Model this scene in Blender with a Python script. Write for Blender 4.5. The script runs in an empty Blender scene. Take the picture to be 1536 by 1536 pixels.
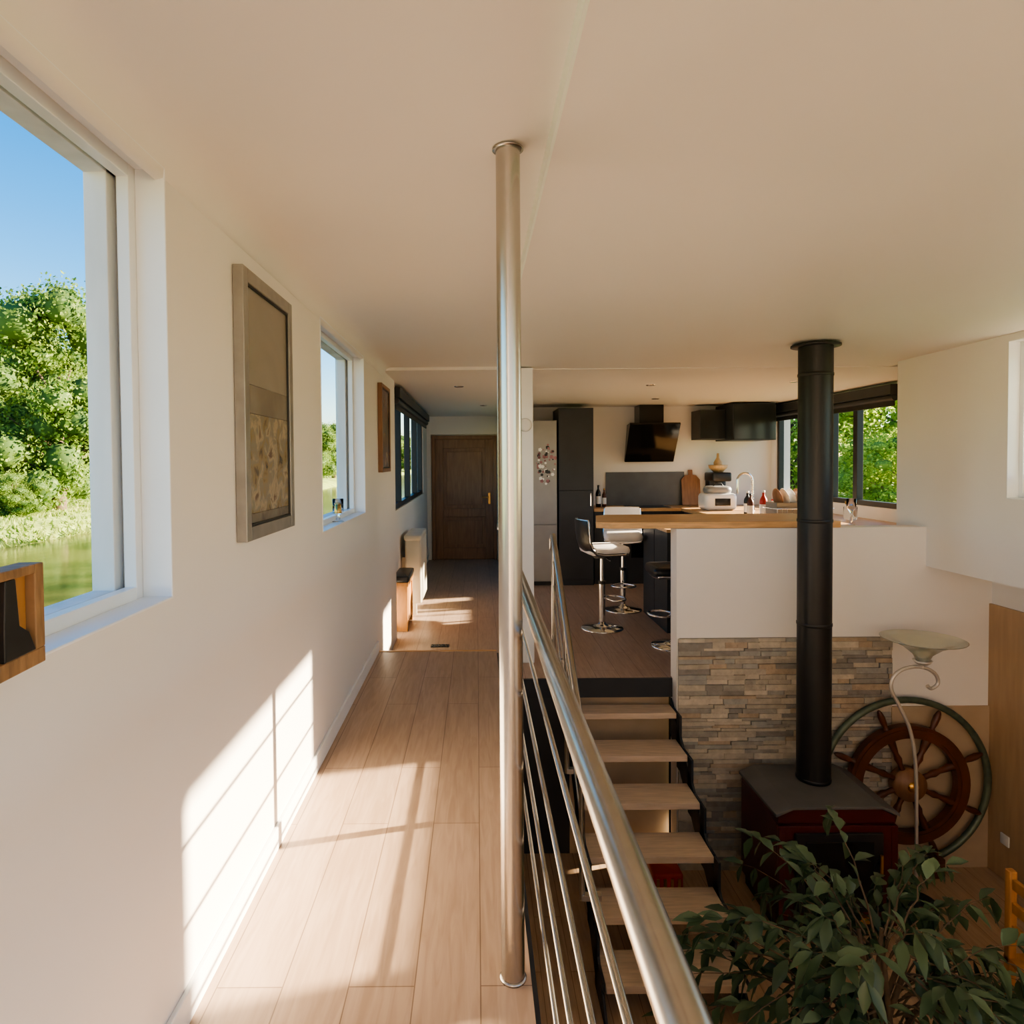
import bpy, math, random
from mathutils import Vector, Matrix, Euler
random.seed(7)
S = bpy.context.scene
COL = S.collection

# ------------------------------------------------------------------ materials
def newmat(name):
    m = bpy.data.materials.new(name); m.use_nodes = True
    nt = m.node_tree; b = nt.nodes['Principled BSDF']
    return m, nt, b
def mat(name, c, rough=0.5, metal=0.0, var=0.06, scale=6.0, bump=0.0, bscale=60.0, stretch=(1,1,1), **kw):
    m, nt, b = newmat(name)
    b.inputs['Roughness'].default_value = rough
    b.inputs['Metallic'].default_value = metal
    tc = nt.nodes.new('ShaderNodeTexCoord'); mp = nt.nodes.new('ShaderNodeMapping')
    mp.inputs['Scale'].default_value = stretch
    nt.links.new(tc.outputs['Object'], mp.inputs['Vector'])
    n = nt.nodes.new('ShaderNodeTexNoise'); n.inputs['Scale'].default_value = scale
    n.inputs['Detail'].default_value = 4
    nt.links.new(mp.outputs['Vector'], n.inputs['Vector'])
    r = nt.nodes.new('ShaderNodeValToRGB')
    r.color_ramp.elements[0].position = 0.3; r.color_ramp.elements[1].position = 0.7
    r.color_ramp.elements[0].color = (*[max(0, x*(1-var)) for x in c], 1)
    r.color_ramp.elements[1].color = (*[min(1, x*(1+var)) for x in c], 1)
    nt.links.new(n.outputs['Fac'], r.inputs['Fac'])
    nt.links.new(r.outputs['Color'], b.inputs['Base Color'])
    if bump > 0:
        n2 = nt.nodes.new('ShaderNodeTexNoise'); n2.inputs['Scale'].default_value = bscale
        nt.links.new(mp.outputs['Vector'], n2.inputs['Vector'])
        bp = nt.nodes.new('ShaderNodeBump'); bp.inputs['Strength'].default_value = bump
        bp.inputs['Distance'].default_value = 0.01
        nt.links.new(n2.outputs['Fac'], bp.inputs['Height'])
        nt.links.new(bp.outputs['Normal'], b.inputs['Normal'])
    for k, v in kw.items():
        b.inputs[k.replace('_', ' ')].default_value = v
    return m
def planks(name, c1, c2, mortar, w=1.3, h=0.18, rough=0.4):
    m, nt, b = newmat(name)
    tc = nt.nodes.new('ShaderNodeTexCoord'); mp = nt.nodes.new('ShaderNodeMapping')
    mp.inputs['Rotation'].default_value = (0, 0, math.radians(90))
    nt.links.new(tc.outputs['Object'], mp.inputs['Vector'])
    br = nt.nodes.new('ShaderNodeTexBrick')
    br.inputs['Scale'].default_value = 1; br.inputs['Brick Width'].default_value = w
    br.inputs['Row Height'].default_value = h; br.inputs['Mortar Size'].default_value = 0.0018
    br.inputs['Color1'].default_value = (*c1, 1); br.inputs['Color2'].default_value = (*c2, 1)
    br.inputs['Mortar'].default_value = (*mortar, 1); br.offset = 0.37
    nt.links.new(mp.outputs['Vector'], br.inputs['Vector'])
    mp2 = nt.nodes.new('ShaderNodeMapping'); mp2.inputs['Scale'].default_value = (14, 1.2, 1)
    nt.links.new(tc.outputs['Object'], mp2.inputs['Vector'])
    n = nt.nodes.new('ShaderNodeTexNoise'); n.inputs['Scale'].default_value = 3; n.inputs['Detail'].default_value = 8
    n.inputs['Distortion'].default_value = 0.8
    nt.links.new(mp2.outputs['Vector'], n.inputs['Vector'])
    r = nt.nodes.new('ShaderNodeValToRGB')
    r.color_ramp.elements[0].position = 0.35; r.color_ramp.elements[0].color = (0.82, 0.79, 0.76, 1)
    r.color_ramp.elements[1].position = 0.65; r.color_ramp.elements[1].color = (1, 1, 1, 1)
    nt.links.new(n.outputs['Fac'], r.inputs['Fac'])
    mx = nt.nodes.new('ShaderNodeMix'); mx.data_type = 'RGBA'; mx.blend_type = 'MULTIPLY'
    mx.inputs['Factor'].default_value = 1
    nt.links.new(br.outputs['Color'], mx.inputs['A']); nt.links.new(r.outputs['Color'], mx.inputs['B'])
    nt.links.new(mx.outputs['Result'], b.inputs['Base Color'])
    b.inputs['Roughness'].default_value = rough
    return m
def leafmat(name, c, c2, trans=0.35, rough=0.5, scale=2.0):
    m, nt, b = newmat(name)
    g = nt.nodes.new('ShaderNodeNewGeometry')
    n = nt.nodes.new('ShaderNodeTexNoise'); n.inputs['Scale'].default_value = scale
    nt.links.new(g.outputs['Position'], n.inputs['Vector'])
    ad = nt.nodes.new('ShaderNodeMath'); ad.operation = 'MULTIPLY_ADD'
    nt.links.new(g.outputs['Random Per Island'], ad.inputs[0]); ad.inputs[1].default_value = 0.5
    nt.links.new(n.outputs['Fac'], ad.inputs[2])
    r = nt.nodes.new('ShaderNodeValToRGB')
    r.color_ramp.elements[0].position = 0.4; r.color_ramp.elements[0].color = (*c, 1)
    r.color_ramp.elements[1].position = 1.0; r.color_ramp.elements[1].color = (*c2, 1)
    nt.links.new(ad.outputs[0], r.inputs['Fac'])
    nt.links.new(r.outputs['Color'], b.inputs['Base Color'])
    b.inputs['Roughness'].default_value = rough
    t = nt.nodes.new('ShaderNodeBsdfTranslucent'); nt.links.new(r.outputs['Color'], t.inputs['Color'])
    ms = nt.nodes.new('ShaderNodeMixShader'); ms.inputs['Fac'].default_value = trans
    nt.links.new(b.outputs[0], ms.inputs[1]); nt.links.new(t.outputs[0], ms.inputs[2])
    nt.links.new(ms.outputs[0], nt.nodes['Material Output'].inputs['Surface'])
    return m

WALL = mat('wall_paint', (0.84, 0.80, 0.755), 0.55, var=0.012, scale=1.5, bump=0.02, bscale=120)
BOUNCE = mat('bounce_wall_paint', (0.62, 0.55, 0.46), 0.6)  # tone set for light bounced off unseen walls behind the camera
CEIL = mat('ceiling_paint', (0.84, 0.80, 0.745), 0.5, var=0.012, scale=1.0)
SEAM = mat('seam_trim_paint', (0.88, 0.93, 0.84), 0.35, var=0.01)
WHITE = mat('white_gloss_paint', (0.88, 0.89, 0.89), 0.35, var=0.02)
OLDWHITE = mat('weathered_white_paint', (0.80, 0.81, 0.80), 0.6, var=0.12, scale=9, stretch=(1, 1, .2))
FLOOR = planks('floor_oak_planks', (0.54, 0.385, 0.275), (0.485, 0.345, 0.245), (0.24, 0.16, 0.11))
FLOORK = planks('floor_kitchen_planks', (0.49, 0.36, 0.275), (0.44, 0.32, 0.245), (0.22, 0.15, 0.11))
FLOOR2 = planks('floor_saloon_planks', (0.56, 0.395, 0.26), (0.50, 0.35, 0.23), (0.24, 0.15, 0.09))
TREAD = mat('tread_wood', (0.58, 0.45, 0.335), 0.5, var=0.14, scale=4, stretch=(1.5, 14, 8))
STEEL = mat('brushed_steel', (0.50, 0.475, 0.44), 0.27, 1.0, var=0.05, scale=30, stretch=(1, 1, .05))
CHROME = mat('chrome', (0.75, 0.75, 0.75), 0.08, 1.0, var=0.01)
BLACK = mat('black_metal', (0.018, 0.018, 0.018), 0.42, var=0.2)
FLUE = mat('flue_black_enamel', (0.010, 0.010, 0.010), 0.42, var=0.2)
DARK = mat('anthracite', (0.032, 0.036, 0.042), 0.45, var=0.1)
DARKG = mat('anthracite_gloss', (0.02, 0.024, 0.026), 0.15, var=0.1)
STRING = mat('stringer_dark', (0.026, 0.03, 0.037), 0.5, var=0.1)
BLK = mat('black_glass', (0.008, 0.008, 0.008), 0.10, var=0.0)
RED = mat('stove_dark_red_enamel', (0.085, 0.009, 0.009), 0.3, var=0.15)
STOVETOP = mat('stove_top_plate', (0.12, 0.115, 0.11), 0.5, var=0.1)
DOORW = mat('door_wood', (0.26, 0.13, 0.065), 0.45, var=0.2, scale=3, stretch=(12, 12, 1.2))
COUNTER = mat('counter_wood', (0.64, 0.38, 0.17), 0.35, var=0.2, scale=4, stretch=(1.5, 12, 12))
WOODL = mat('light_wood', (0.62, 0.40, 0.20), 0.45, var=0.15, scale=4, stretch=(8, 8, 1.5))
WOODO = mat('orange_wood', (0.46, 0.22, 0.075), 0.4, var=0.2, scale=4, stretch=(6, 6, 1.5))
OLDW = mat('aged_wood', (0.30, 0.17, 0.08), 0.6, var=0.35, scale=5, stretch=(4, 14, 3))
WHEELW = mat('wheel_mahogany', (0.10, 0.030, 0.014), 0.35, var=0.3, scale=9)
PANELW = mat('hull_panel_wood', (0.47, 0.315, 0.185), 0.5, var=0.08, scale=3, stretch=(8, 8, 1))
TAN = mat('tan_panel', (0.48, 0.365, 0.245), 0.6, var=0.06)
PATINA = mat('patina_ring', (0.11, 0.14, 0.10), 0.45, 0.4, var=0.3, scale=12)
BRASS = mat('brass', (0.6, 0.36, 0.12), 0.3, 1.0)
CREAM = mat('cream_enamel', (0.66, 0.62, 0.50), 0.4)
LAMPM = mat('lamp_silver', (0.62, 0.58, 0.52), 0.35, 0.5)
LEATHW = mat('white_leather', (0.82, 0.79, 0.77), 0.4, var=0.03)
LEATHB = mat('black_leather', (0.02, 0.02, 0.022), 0.35)
FRAMEM = mat('pewter_frame', (0.34, 0.325, 0.30), 0.35, 0.5, var=0.12, scale=14)
GREYF = mat('fridge_silver', (0.33, 0.325, 0.315), 0.35, 0.15, var=0.05)
FLOWER = mat('magnet_pink', (0.32, 0.15, 0.17), 0.5, var=0.6, scale=14)
REDB = mat('red_lacquer', (0.45, 0.03, 0.02), 0.4)
SLATE = mat('backsplash_slate', (0.12, 0.13, 0.14), 0.5, var=0.1)
TERRA = mat('pot_terracotta', (0.30, 0.14, 0.08), 0.7)
SOIL = mat('soil', (0.05, 0.035, 0.02), 0.9)
BARK = mat('bark', (0.13, 0.09, 0.055), 0.9, var=0.3, scale=12)
SOFT = mat('sill_grey', (0.45, 0.45, 0.43), 0.5)
PORC = mat('porcelain', (0.82, 0.81, 0.79), 0.2)
GLASSM, _nt, _b = newmat('frosted_glass'); _b.inputs['Base Color'].default_value = (0.88, 0.90, 0.78, 1)
_b.inputs['Roughness'].default_value = 0.25; _b.inputs['Transmission Weight'].default_value = 0.75
CLEAR, _nt, _b = newmat('clear_glass'); _b.inputs['Base Color'].default_value = (0.95, 0.97, 0.96, 1)
_b.inputs['Roughness'].default_value = 0.03; _b.inputs['Transmission Weight'].default_value = 1.0; _b.inputs['IOR'].default_value = 1.2
STONES = [mat('stone_%d' % i, c, 0.85, var=0.15, scale=20, bump=0.4, bscale=50) for i, c in enumerate([
    (0.50, 0.44, 0.35), (0.43, 0.375, 0.30), (0.35, 0.32, 0.27), (0.56, 0.495, 0.40), (0.37, 0.355, 0.32), (0.44, 0.345, 0.25), (0.27, 0.25, 0.22)])]
LEAF = leafmat('ficus_leaf', (0.028, 0.062, 0.028), (0.15, 0.22, 0.115), 0.25, 0.35, 5)
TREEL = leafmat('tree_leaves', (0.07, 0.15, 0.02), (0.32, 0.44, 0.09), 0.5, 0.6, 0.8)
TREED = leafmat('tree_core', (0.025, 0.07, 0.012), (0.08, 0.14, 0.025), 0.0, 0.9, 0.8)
TREEL2 = leafmat('tree_leaves_backlit', (0.20, 0.36, 0.04), (0.60, 0.70, 0.16), 0.6, 0.6, 0.8)  # leaf and core greens brightened to paint in the backlight
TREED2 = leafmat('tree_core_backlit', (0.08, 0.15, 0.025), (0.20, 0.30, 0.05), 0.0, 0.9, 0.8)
GRASS = mat('grass', (0.30, 0.38, 0.08), 0.9, var=0.35, scale=1.2)
REED = leafmat('bank_reeds', (0.14, 0.24, 0.02), (0.48, 0.52, 0.15), 0.4, 0.7, 0.5)
WATER = mat('canal_water', (0.13, 0.135, 0.04), 0.14, var=0.3, scale=0.4, bump=0.35, bscale=3.0, stretch=(1, .35, 1))

def artmat(name, cols, scale=3.0, off=(0, 0, 0)):
    m, nt, b = newmat(name)
    tc = nt.nodes.new('ShaderNodeTexCoord'); mp = nt.nodes.new('ShaderNodeMapping')
    mp.inputs['Location'].default_value = off
    nt.links.new(tc.outputs['Object'], mp.inputs['Vector'])
    n = nt.nodes.new('ShaderNodeTexNoise'); n.inputs['Scale'].default_value = scale; n.inputs['Detail'].default_value = 6
    n.inputs['Distortion'].default_value = 0.6
    nt.links.new(mp.outputs['Vector'], n.inputs['Vector'])
    r = nt.nodes.new('ShaderNodeValToRGB'); cr = r.color_ramp
    cr.elements[0].position = 0.32; cr.elements[0].color = (*cols[0], 1)
    cr.elements[1].position = 0.68; cr.elements[1].color = (*cols[-1], 1)
    k = len(cols)
    for i in range(1, k-1):
        e = cr.elements.new(0.32+0.36*i/(k-1)); e.color = (*cols[i], 1)
    nt.links.new(n.outputs['Fac'], r.inputs['Fac']); nt.links.new(r.outputs['Color'], b.inputs['Base Color'])
    b.inputs['Roughness'].default_value = 0.25
    return m
ART_SKY = artmat('art_sky', [(0.25, 0.22, 0.175), (0.28, 0.25, 0.205), (0.31, 0.28, 0.235)], 2.5)
ART_HILL = artmat('art_hills', [(0.17, 0.15, 0.12), (0.22, 0.19, 0.145), (0.25, 0.22, 0.185)], 4)
ART_TOWN = artmat('art_village', [(0.10, 0.08, 0.055), (0.28, 0.21, 0.11), (0.24, 0.21, 0.16), (0.40, 0.33, 0.22), (0.15, 0.10, 0.065)], 14)
ART_LOW = artmat('art_lower', [(0.10, 0.09, 0.08), (0.18, 0.155, 0.115), (0.24, 0.215, 0.16)], 9)
ART2 = artmat('art_portrait', [(0.05, 0.03, 0.02), (0.20, 0.10, 0.06), (0.32, 0.22, 0.15)], 8)

# ------------------------------------------------------------------ mesh builder
class B:
    def __init__(s, name): s.name = name; s.v = []; s.f = []; s.m = []; s.sm = []; s.mats = []
    def mi(s, m):
        if m not in s.mats: s.mats.append(m)
        return s.mats.index(m)
    def add(s, vs, fs, m, smooth=False, M=None):
        o = len(s.v)
        for p in vs:
            p = Vector(p)
            s.v.append(tuple(M @ p) if M is not None else tuple(p))
        k = s.mi(m)
        for f in fs: s.f.append([i+o for i in f]); s.m.append(k); s.sm.append(smooth)
        return s
    def box(s, x0, x1, y0, y1, z0, z1, m, M=None):
        vs = [(x0,y0,z0),(x1,y0,z0),(x1,y1,z0),(x0,y1,z0),(x0,y0,z1),(x1,y0,z1),(x1,y1,z1),(x0,y1,z1)]
        return s.add(vs, [(0,3,2,1),(4,5,6,7),(0,1,5,4),(1,2,6,5),(2,3,7,6),(3,0,4,7)], m, False, M)
    def rbox(s, x0, x1, y0, y1, z0, z1, m, r=0.02, seg=4, M=None):
        def ring(ins, z):
            pts = []
            rr = max(r-ins, 0.0005)
            for cx, cy, a0 in ((x1-r, y1-r, 0), (x0+r, y1-r, 90), (x0+r, y0+r, 180), (x1-r, y0+r, 270)):
                for k in range(seg+1):
                    a = math.radians(a0+90*k/seg); pts.append((cx+rr*math.cos(a), cy+rr*math.sin(a), z))
            return pts
        c = min(r*0.6, (z1-z0)*0.4)
        rings = [ring(c, z0), ring(c*0.3, z0+c*0.3), ring(0, z0+c), ring(0, z1-c), ring(c*0.3, z1-c*0.3), ring(c, z1)]
        n = len(rings[0]); vs = [p for q in rings for p in q]; fs = []
        for a in range(len(rings)-1):
            for i in range(n): fs.append((a*n+i, a*n+(i+1) % n, (a+1)*n+(i+1) % n, (a+1)*n+i))
        fs.append(tuple(reversed(range(n)))); fs.append(tuple(range((len(rings)-1)*n, len(rings)*n)))
        return s.add(vs, fs, m, True, M)
    def cyl(s, p0, p1, r0, m, r1=None, n=20, M=None):
        return s.tube([p0, p1], [r0, r0 if r1 is None else r1], m, n, M)
    def tube(s, pts, r, m, n=12, M=None, closed=False):
        pts = [Vector(p) for p in pts]; k = len(pts)
        if not isinstance(r, (list, tuple)): r = [r]*k
        vs = []; prev = None
        for i, p in enumerate(pts):
            if closed: t = pts[(i+1) % k]-pts[i-1]
            else: t = pts[min(i+1, k-1)]-pts[max(i-1, 0)]
            t.normalize()
            if prev is None:
                a = Vector((0, 0, 1)) if abs(t.z) < 0.9 else Vector((1, 0, 0))
                u = t.cross(a).normalized()
            else:
                u = (prev-t*prev.dot(t)).normalized()
            prev = u; w = t.cross(u)
            for j in range(n):
                a = 2*math.pi*j/n; vs.append(p+(u*math.cos(a)+w*math.sin(a))*r[i])
        fs = []
        for i in range(k if closed else k-1):
            i2 = (i+1) % k
            for j in range(n): fs.append((i*n+j, i*n+(j+1) % n, i2*n+(j+1) % n, i2*n+j))
        s.add(vs, fs, m, True, M)
        if not closed:
            s.add(vs[:n], [tuple(reversed(range(n)))], m, False, M)
            s.add(vs[-n:], [tuple(range(n))], m, False, M)
        return s
    def lathe(s, prof, m, c=(0, 0, 0), n=28, M=None):
        vs = []; fs = []
        for r, z in prof:
            for j in range(n):
                a = 2*math.pi*j/n; vs.append((c[0]+r*math.cos(a), c[1]+r*math.sin(a), c[2]+z))
        for i in range(len(prof)-1):
            for j in range(n): fs.append((i*n+j, i*n+(j+1) % n, (i+1)*n+(j+1) % n, (i+1)*n+j))
        return s.add(vs, fs, m, True, M)
    def prism(s, poly, axis, a0, a1, m, M=None):
        def P(p, a):
            return {'x': (a, p[0], p[1]), 'y': (p[0], a, p[1]), 'z': (p[0], p[1], a)}[axis]
        n = len(poly); vs = [P(p, a0) for p in poly]+[P(p, a1) for p in poly]
        fs = [tuple(range(n)), tuple(reversed(range(n, 2*n)))]+[(i, (i+1) % n, n+(i+1) % n, n+i) for i in range(n)]
        return s.add(vs, fs, m, False, M)
    def done(s, bevel=0.0, loc=None, rot=None, fix=True):
        me = bpy.data.meshes.new(s.name); me.from_pydata(s.v, [], s.f)
        for m in s.mats: me.materials.append(m)
        me.polygons.foreach_set('material_index', s.m); me.polygons.foreach_set('use_smooth', s.sm)
        me.update()
        if fix:
            import bmesh
            bm = bmesh.new(); bm.from_mesh(me); bmesh.ops.recalc_face_normals(bm, faces=bm.faces); bm.to_mesh(me); bm.free()
        ob = bpy.data.objects.new(s.name, me); COL.objects.link(ob)
        if loc: ob.location = loc
        if rot: ob.rotation_euler = rot
        if bevel > 0:
            md = ob.modifiers.new('bevel', 'BEVEL'); md.width = bevel; md.segments = 2; md.limit_method = 'ANGLE'; md.angle_limit = math.radians(50)
        return ob

def wall_x(b, x0, x1, y0, y1, z0, z1, holes, m):
    ys = sorted({y0, y1, *[h[0] for h in holes], *[h[1] for h in holes]})
    zs = sorted({z0, z1, *[h[2] for h in holes], *[h[3] for h in holes]})
    for i in range(len(ys)-1):
        for j in range(len(zs)-1):
            cy = (ys[i]+ys[i+1])/2; cz = (zs[j]+zs[j+1])/2
            if any(h[0] < cy < h[1] and h[2] < cz < h[3] for h in holes): continue
            b.box(x0, x1, ys[i], ys[i+1], zs[j], zs[j+1], m)

LX = -0.757; RX = 3.31; HX = 3.80; KX = 4.15; KLX = -0.83
YB = -3.4; WZ = 0.22; FZ = -1.4
YO = -0.75   # roof cut short here; unseen end left open to let daylight in
# ------------------------------------------------------------------ shell
b = B('wall_left'); wall_x(b, LX-0.19, LX, YO, 6.2, FZ, 2.62, [(0.1, 1.646, 1.316, 2.372), (3.26, 4.51, 1.305, 2.362)], WALL)
b.box(LX-0.19, LX, YB, YO, FZ, 2.62, BOUNCE); b.done()  # unseen stretch in the bounce tone, reflects sunlight forward
b = B('wall_left_kitchen'); wall_x(b, KLX-0.19, KLX, 6.2, 11.3, -0.2, 2.62, [(6.5, 10.4, 1.15, 2.37)], WALL); b.done()
b = B('wall_right'); wall_x(b, RX, RX+0.2, -0.1, 5.25, 0.85, 2.62, [(2.75, 4.16, 1.39, 2.37), (1.22, 2.62, 1.39, 1.83)], WALL)
b.box(RX+0.2, HX+0.15, -0.1, 5.25, 0.85, 0.93, WALL); b.done()
b = B('wall_hull_right'); b.box(HX, HX+0.12, YB, 5.05, FZ, 0.85, WALL); b.done()
b = B('wall_bounce'); b.box(-0.95, HX+0.12, YB-0.15, YB, FZ, 2.62, BOUNCE); b.done()  # unseen wall added to bounce sunlight into the room
b = B('trim_hull_panel'); b.box(HX-0.02, HX, 0.0, 4.9, FZ, 0.57, PANELW); b.done()
b = B('wall_jog'); b.box(RX+0.2, KX+0.2, 5.05, 5.25, -0.1, 2.62, WALL); b.done()
b = B('wall_right_kitchen'); wall_x(b, KX, KX+0.2, 5.25, 9.6, -0.1, 2.62, [(6.55, 9.25, 1.14, 2.30)], WALL); b.done()
b = B('wall_kitchen_back'); b.box(0.38, KX+0.2, 9.4, 9.55, -0.1, 2.62, WALL); b.done()
b = B('wall_partition'); b.box(0.38, 0.50, 8.72, 11.15, 0, 2.4, WALL); b.done()
b = B('wall_column'); b.box(0.28, 0.46, 5.40, 5.49, 0, 2.40, WHITE); b.done(0.004)
b = B('wall_back'); b.box(KLX-0.1, -0.76, 11.15, 11.3, -0.1, 2.62, WALL); b.box(0.34, 0.5, 11.15, 11.3, -0.1, 2.62, WALL); b.box(-0.76, 0.34, 11.15, 11.3, 2.10, 2.62, WALL); b.box(-0.76, 0.34, 11.22, 11.3, -0.1, 2.10, WALL); b.done()
b = B('wall_half')
b.box(1.47, RX, 4.90, 5.05, FZ, 1.14, WALL); b.box(RX, HX, 4.90, 5.05, FZ, 0.85, WALL)
b.box(3.06, HX-0.02, 4.885, 4.90, FZ, -0.19, TAN); b.done()
b = B('wall_under_kitchen'); b.box(0.70, 1.47, 5.10, 5.16, FZ, -0.14, TAN); b.box(-0.757, 0.70, 5.10, 5.16, FZ, -0.14, DARK); b.done()
b = B('trim_floor_edge'); b.box(0.14, 1.468, 5.0, 5.02, -0.145, -0.002, STRING); b.box(0.14, 0.155, YO, 4.99, -0.02, 0.205, STRING); b.done()
b = B('wall_under_walkway'); b.box(0.05, 0.13, YB, 4.99, FZ, 0.0, TAN); b.done()

# floors
b = B('floor_walkway'); b.box(LX, 0.14, YB, 5.0, 0.0, WZ, FLOOR); b.done()
b = B('floor_kitchen'); b.box(KLX, KX, 5.02, 11.2, -0.12, 0.0, FLOORK); b.done()
b = B('floor'); b.box(-0.2, HX+0.1, YB, 5.1, FZ-0.1, FZ, FLOOR2); b.done()
b = B('trim_walkway_nosing'); b.box(LX, 0.14, 4.985, 5.012, 0.18, WZ+0.004, COUNTER); b.done(0.003)
b = B('baseboard_left'); b.box(LX, LX+0.014, YB, 4.98, WZ, WZ+0.085, WHITE); b.done(0.003)
b = B('baseboard_kitchen_left'); b.box(KLX, KLX+0.014, 6.2, 11.15, 0, 0.085, WHITE); b.done(0.003)

# ceilings
def ceil_strip(name, secs, m):
    b = B(name); n = len(secs[0][1]); vs = []
    for y, prof in secs: vs += [(x, y, z) for x, z in prof]
    fs = [(r*n+i, r*n+i+1, (r+1)*n+i+1, (r+1)*n+i) for r in range(len(secs)-1) for i in range(n-1)]
    b.add(vs, fs, m, True)
    y0, p0 = secs[0]; y1, p1 = secs[-1]
    xa, xb = p0[0][0], p0[-1][0]
    b.add([(x, y, 2.63) for x, y in ((xa, y0), (xb, y0), (xb, y1), (xa, y1))], [(0, 1, 2, 3)], m)
    return b.done(fix=False)
R_ = 0.10
cove = [(LX-0.02, 2.34)]+[(LX+R_-R_*math.cos(a), 2.345+R_*math.sin(a)) for a in [math.radians(t) for t in (0, 12, 24, 36, 48, 60, 72, 84)]]
wp = cove+[(-0.45, 2.455), (-0.1, 2.478), (0.200, 2.497)]
wp2 = [(x, min(z, 2.425)) for x, z in wp]
ceil_strip('ceiling_walkway', [(YO, wp), (4.2, wp), (5.5, wp2)], CEIL)
rp = [(0.200, 2.447), (1.8, 2.438), (RX+0.1, 2.410)]
rp2 = [(0.200, 2.405), (1.8, 2.405), (RX+0.1, 2.403)]
ceil_strip('ceiling', [(YO, rp), (4.2, rp), (5.5, rp2)], CEIL)
b = B('ceiling_kitchen'); b.box(KLX-0.1, KX+0.1, 5.5, 11.2, 2.40, 2.62, CEIL); b.done()
b = B('trim_ceiling_seam'); b.prism([(YO, 2.444), (4.2, 2.444), (5.49, 2.402), (5.49, 2.51), (YO, 2.51)], 'x', 0.194, 0.202, SEAM); b.done()
b = B('roof'); b.box(-1.0, 4.4, YO, 11.4, 2.64, 2.72, WALL); b.done()

# ------------------------------------------------------------------ windows
def white_window(name, y0, y1, z0, z1, side, mull=None, lowb=0.0):
    b = B(name); X = LX if side < 0 else RX
    xa, xb = sorted((X+side*0.07, X+side*0.10)); fw = 0.035
    b.box(xa, xb, y0, y0+fw, z0, z1, WHITE); b.box(xa, xb, y1-fw, y1, z0, z1, WHITE)
    b.box(xa, xb, y0+fw, y1-fw, z0, z0+fw, WHITE); b.box(xa, xb, y0+fw, y1-fw, z1-fw, z1, WHITE)
    xc, xd = sorted((X+side*0.115, X+side*0.17)); fw2 = 0.05
    b.box(xc, xd, y0, y0+fw2, z0, z1, OLDWHITE); b.box(xc, xd, y1-fw2, y1, z0, z1, OLDWHITE)
    b.box(xc, xd, y0, y1, z0, z0+0.03, OLDWHITE); b.box(xc, xd, y0, y1, z1-0.03, z1, OLDWHITE)
    xe, xf = sorted((X+side*0.100, X+side*0.115))
    b.box(xe, xf, y1-0.012, y1, z0, z1, SOFT); b.box(xe, xf, y0, y1, z0, z0+0.012, SOFT); b.box(xe, xf, y0, y1, z1-0.012, z1, SOFT)
    if lowb:
        b.box(xc, xd, y0, y1, z0, z0+lowb, OLDWHITE); b.box(xc, xd, y0, y1, z1-0.08, z1, OLDWHITE)
    if mull: b.box(xa, xb, mull-0.022, mull+0.022, z0+fw, z1-fw, WHITE)
    x1, x2 = sorted((X-side*0.003, X+side*0.07)); t = 0.006
    b.box(x1, x2, y1-t, y1, z0, z1, WHITE); b.box(x1, x2, y0, y0+t, z0, z1, WHITE)
    b.box(x1, x2, y0, y1, z0, z0+t, WHITE); b.box(x1, x2, y0, y1, z1-t, z1, WHITE)
    return b.done(0.002)
white_window('window_1', 0.1, 1.646, 1.316, 2.372, -1)
white_window('window_2', 3.26, 4.51, 1.305, 2.362, -1)
white_window('window_3', 2.75, 4.16, 1.39, 2.37, 1, None, 0.15)
white_window('window_4', 1.22, 2.62, 1.39, 1.83, 1, 1.9, 0.06)
def black_window(name, X, side, y0, y1, z0, z1, muls):
    b = B(name); xa, xb = sorted((X+side*0.02, X+side*0.09)); fw = 0.055
    b.box(xa, xb, y0, y0+fw, z0, z1, BLACK); b.box(xa, xb, y1-fw, y1, z0, z1, BLACK)
    b.box(xa, xb, y0, y1, z0, z0+fw, BLACK); b.box(xa, xb, y0, y1, z1-fw, z1, BLACK)
    for y in muls: b.box(xa, xb, y-0.04, y+0.04, z0+fw, z1-fw, BLACK)
    return b.done(0.003)
black_window('window_5', KLX, -1, 6.5, 10.4, 1.15, 2.37, [7.5, 8.5, 9.5])
black_window('window_6', KX, 1, 6.55, 9.25, 1.14, 2.30, [7.35, 7.85, 8.55])
for nm, x0, x1, y0, y1 in (('roller_blind', KLX, KLX+0.10, 6.45, 10.4), ('roller_blind', KX-0.12, KX, 6.5, 9.3)):
    b = B(nm); b.box(x0, x1, y0, y1, 2.27, 2.37, DARK)
    xm = (x0+x1)/2; b.cyl((xm, y0+.02, 2.245), (xm, y1-.02, 2.245), 0.035, DARK)
    b.box(xm-0.006, xm+0.006, y0+.03, y1-.03, 2.16, 2.23, BLACK); b.done(0.004)

# ------------------------------------------------------------------ door
b = B('door_1')
dx0, dx1, dz = -0.69, 0.28, 2.02
b.box(dx0-0.06, dx0, 11.12, 11.21, 0, dz+0.06, DOORW); b.box(dx1, dx1+0.055, 11.12, 11.21, 0, dz+0.06, DOORW); b.box(dx0, dx1, 11.12, 11.21, dz, dz+0.06, DOORW)
b.box(dx0, dx1, 11.18, 11.21, 0.005, dz, DOORW)
for (xa, xb) in ((dx0, dx0+0.13), (dx1-0.13, dx1)): b.box(xa, xb, 11.15, 11.18, 0.005, dz, DOORW)
for (za, zb) in ((0.005, 0.2), (0.72, 0.86), (dz-0.15, dz)): b.box(dx0+0.13, dx1-0.13, 11.15, 11.18, za, zb, DOORW)
for (za, zb) in ((0.26, 0.66), (0.92, dz-0.21)): b.box(dx0+0.19, dx1-0.19, 11.162, 11.18, za, zb, DOORW)
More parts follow.
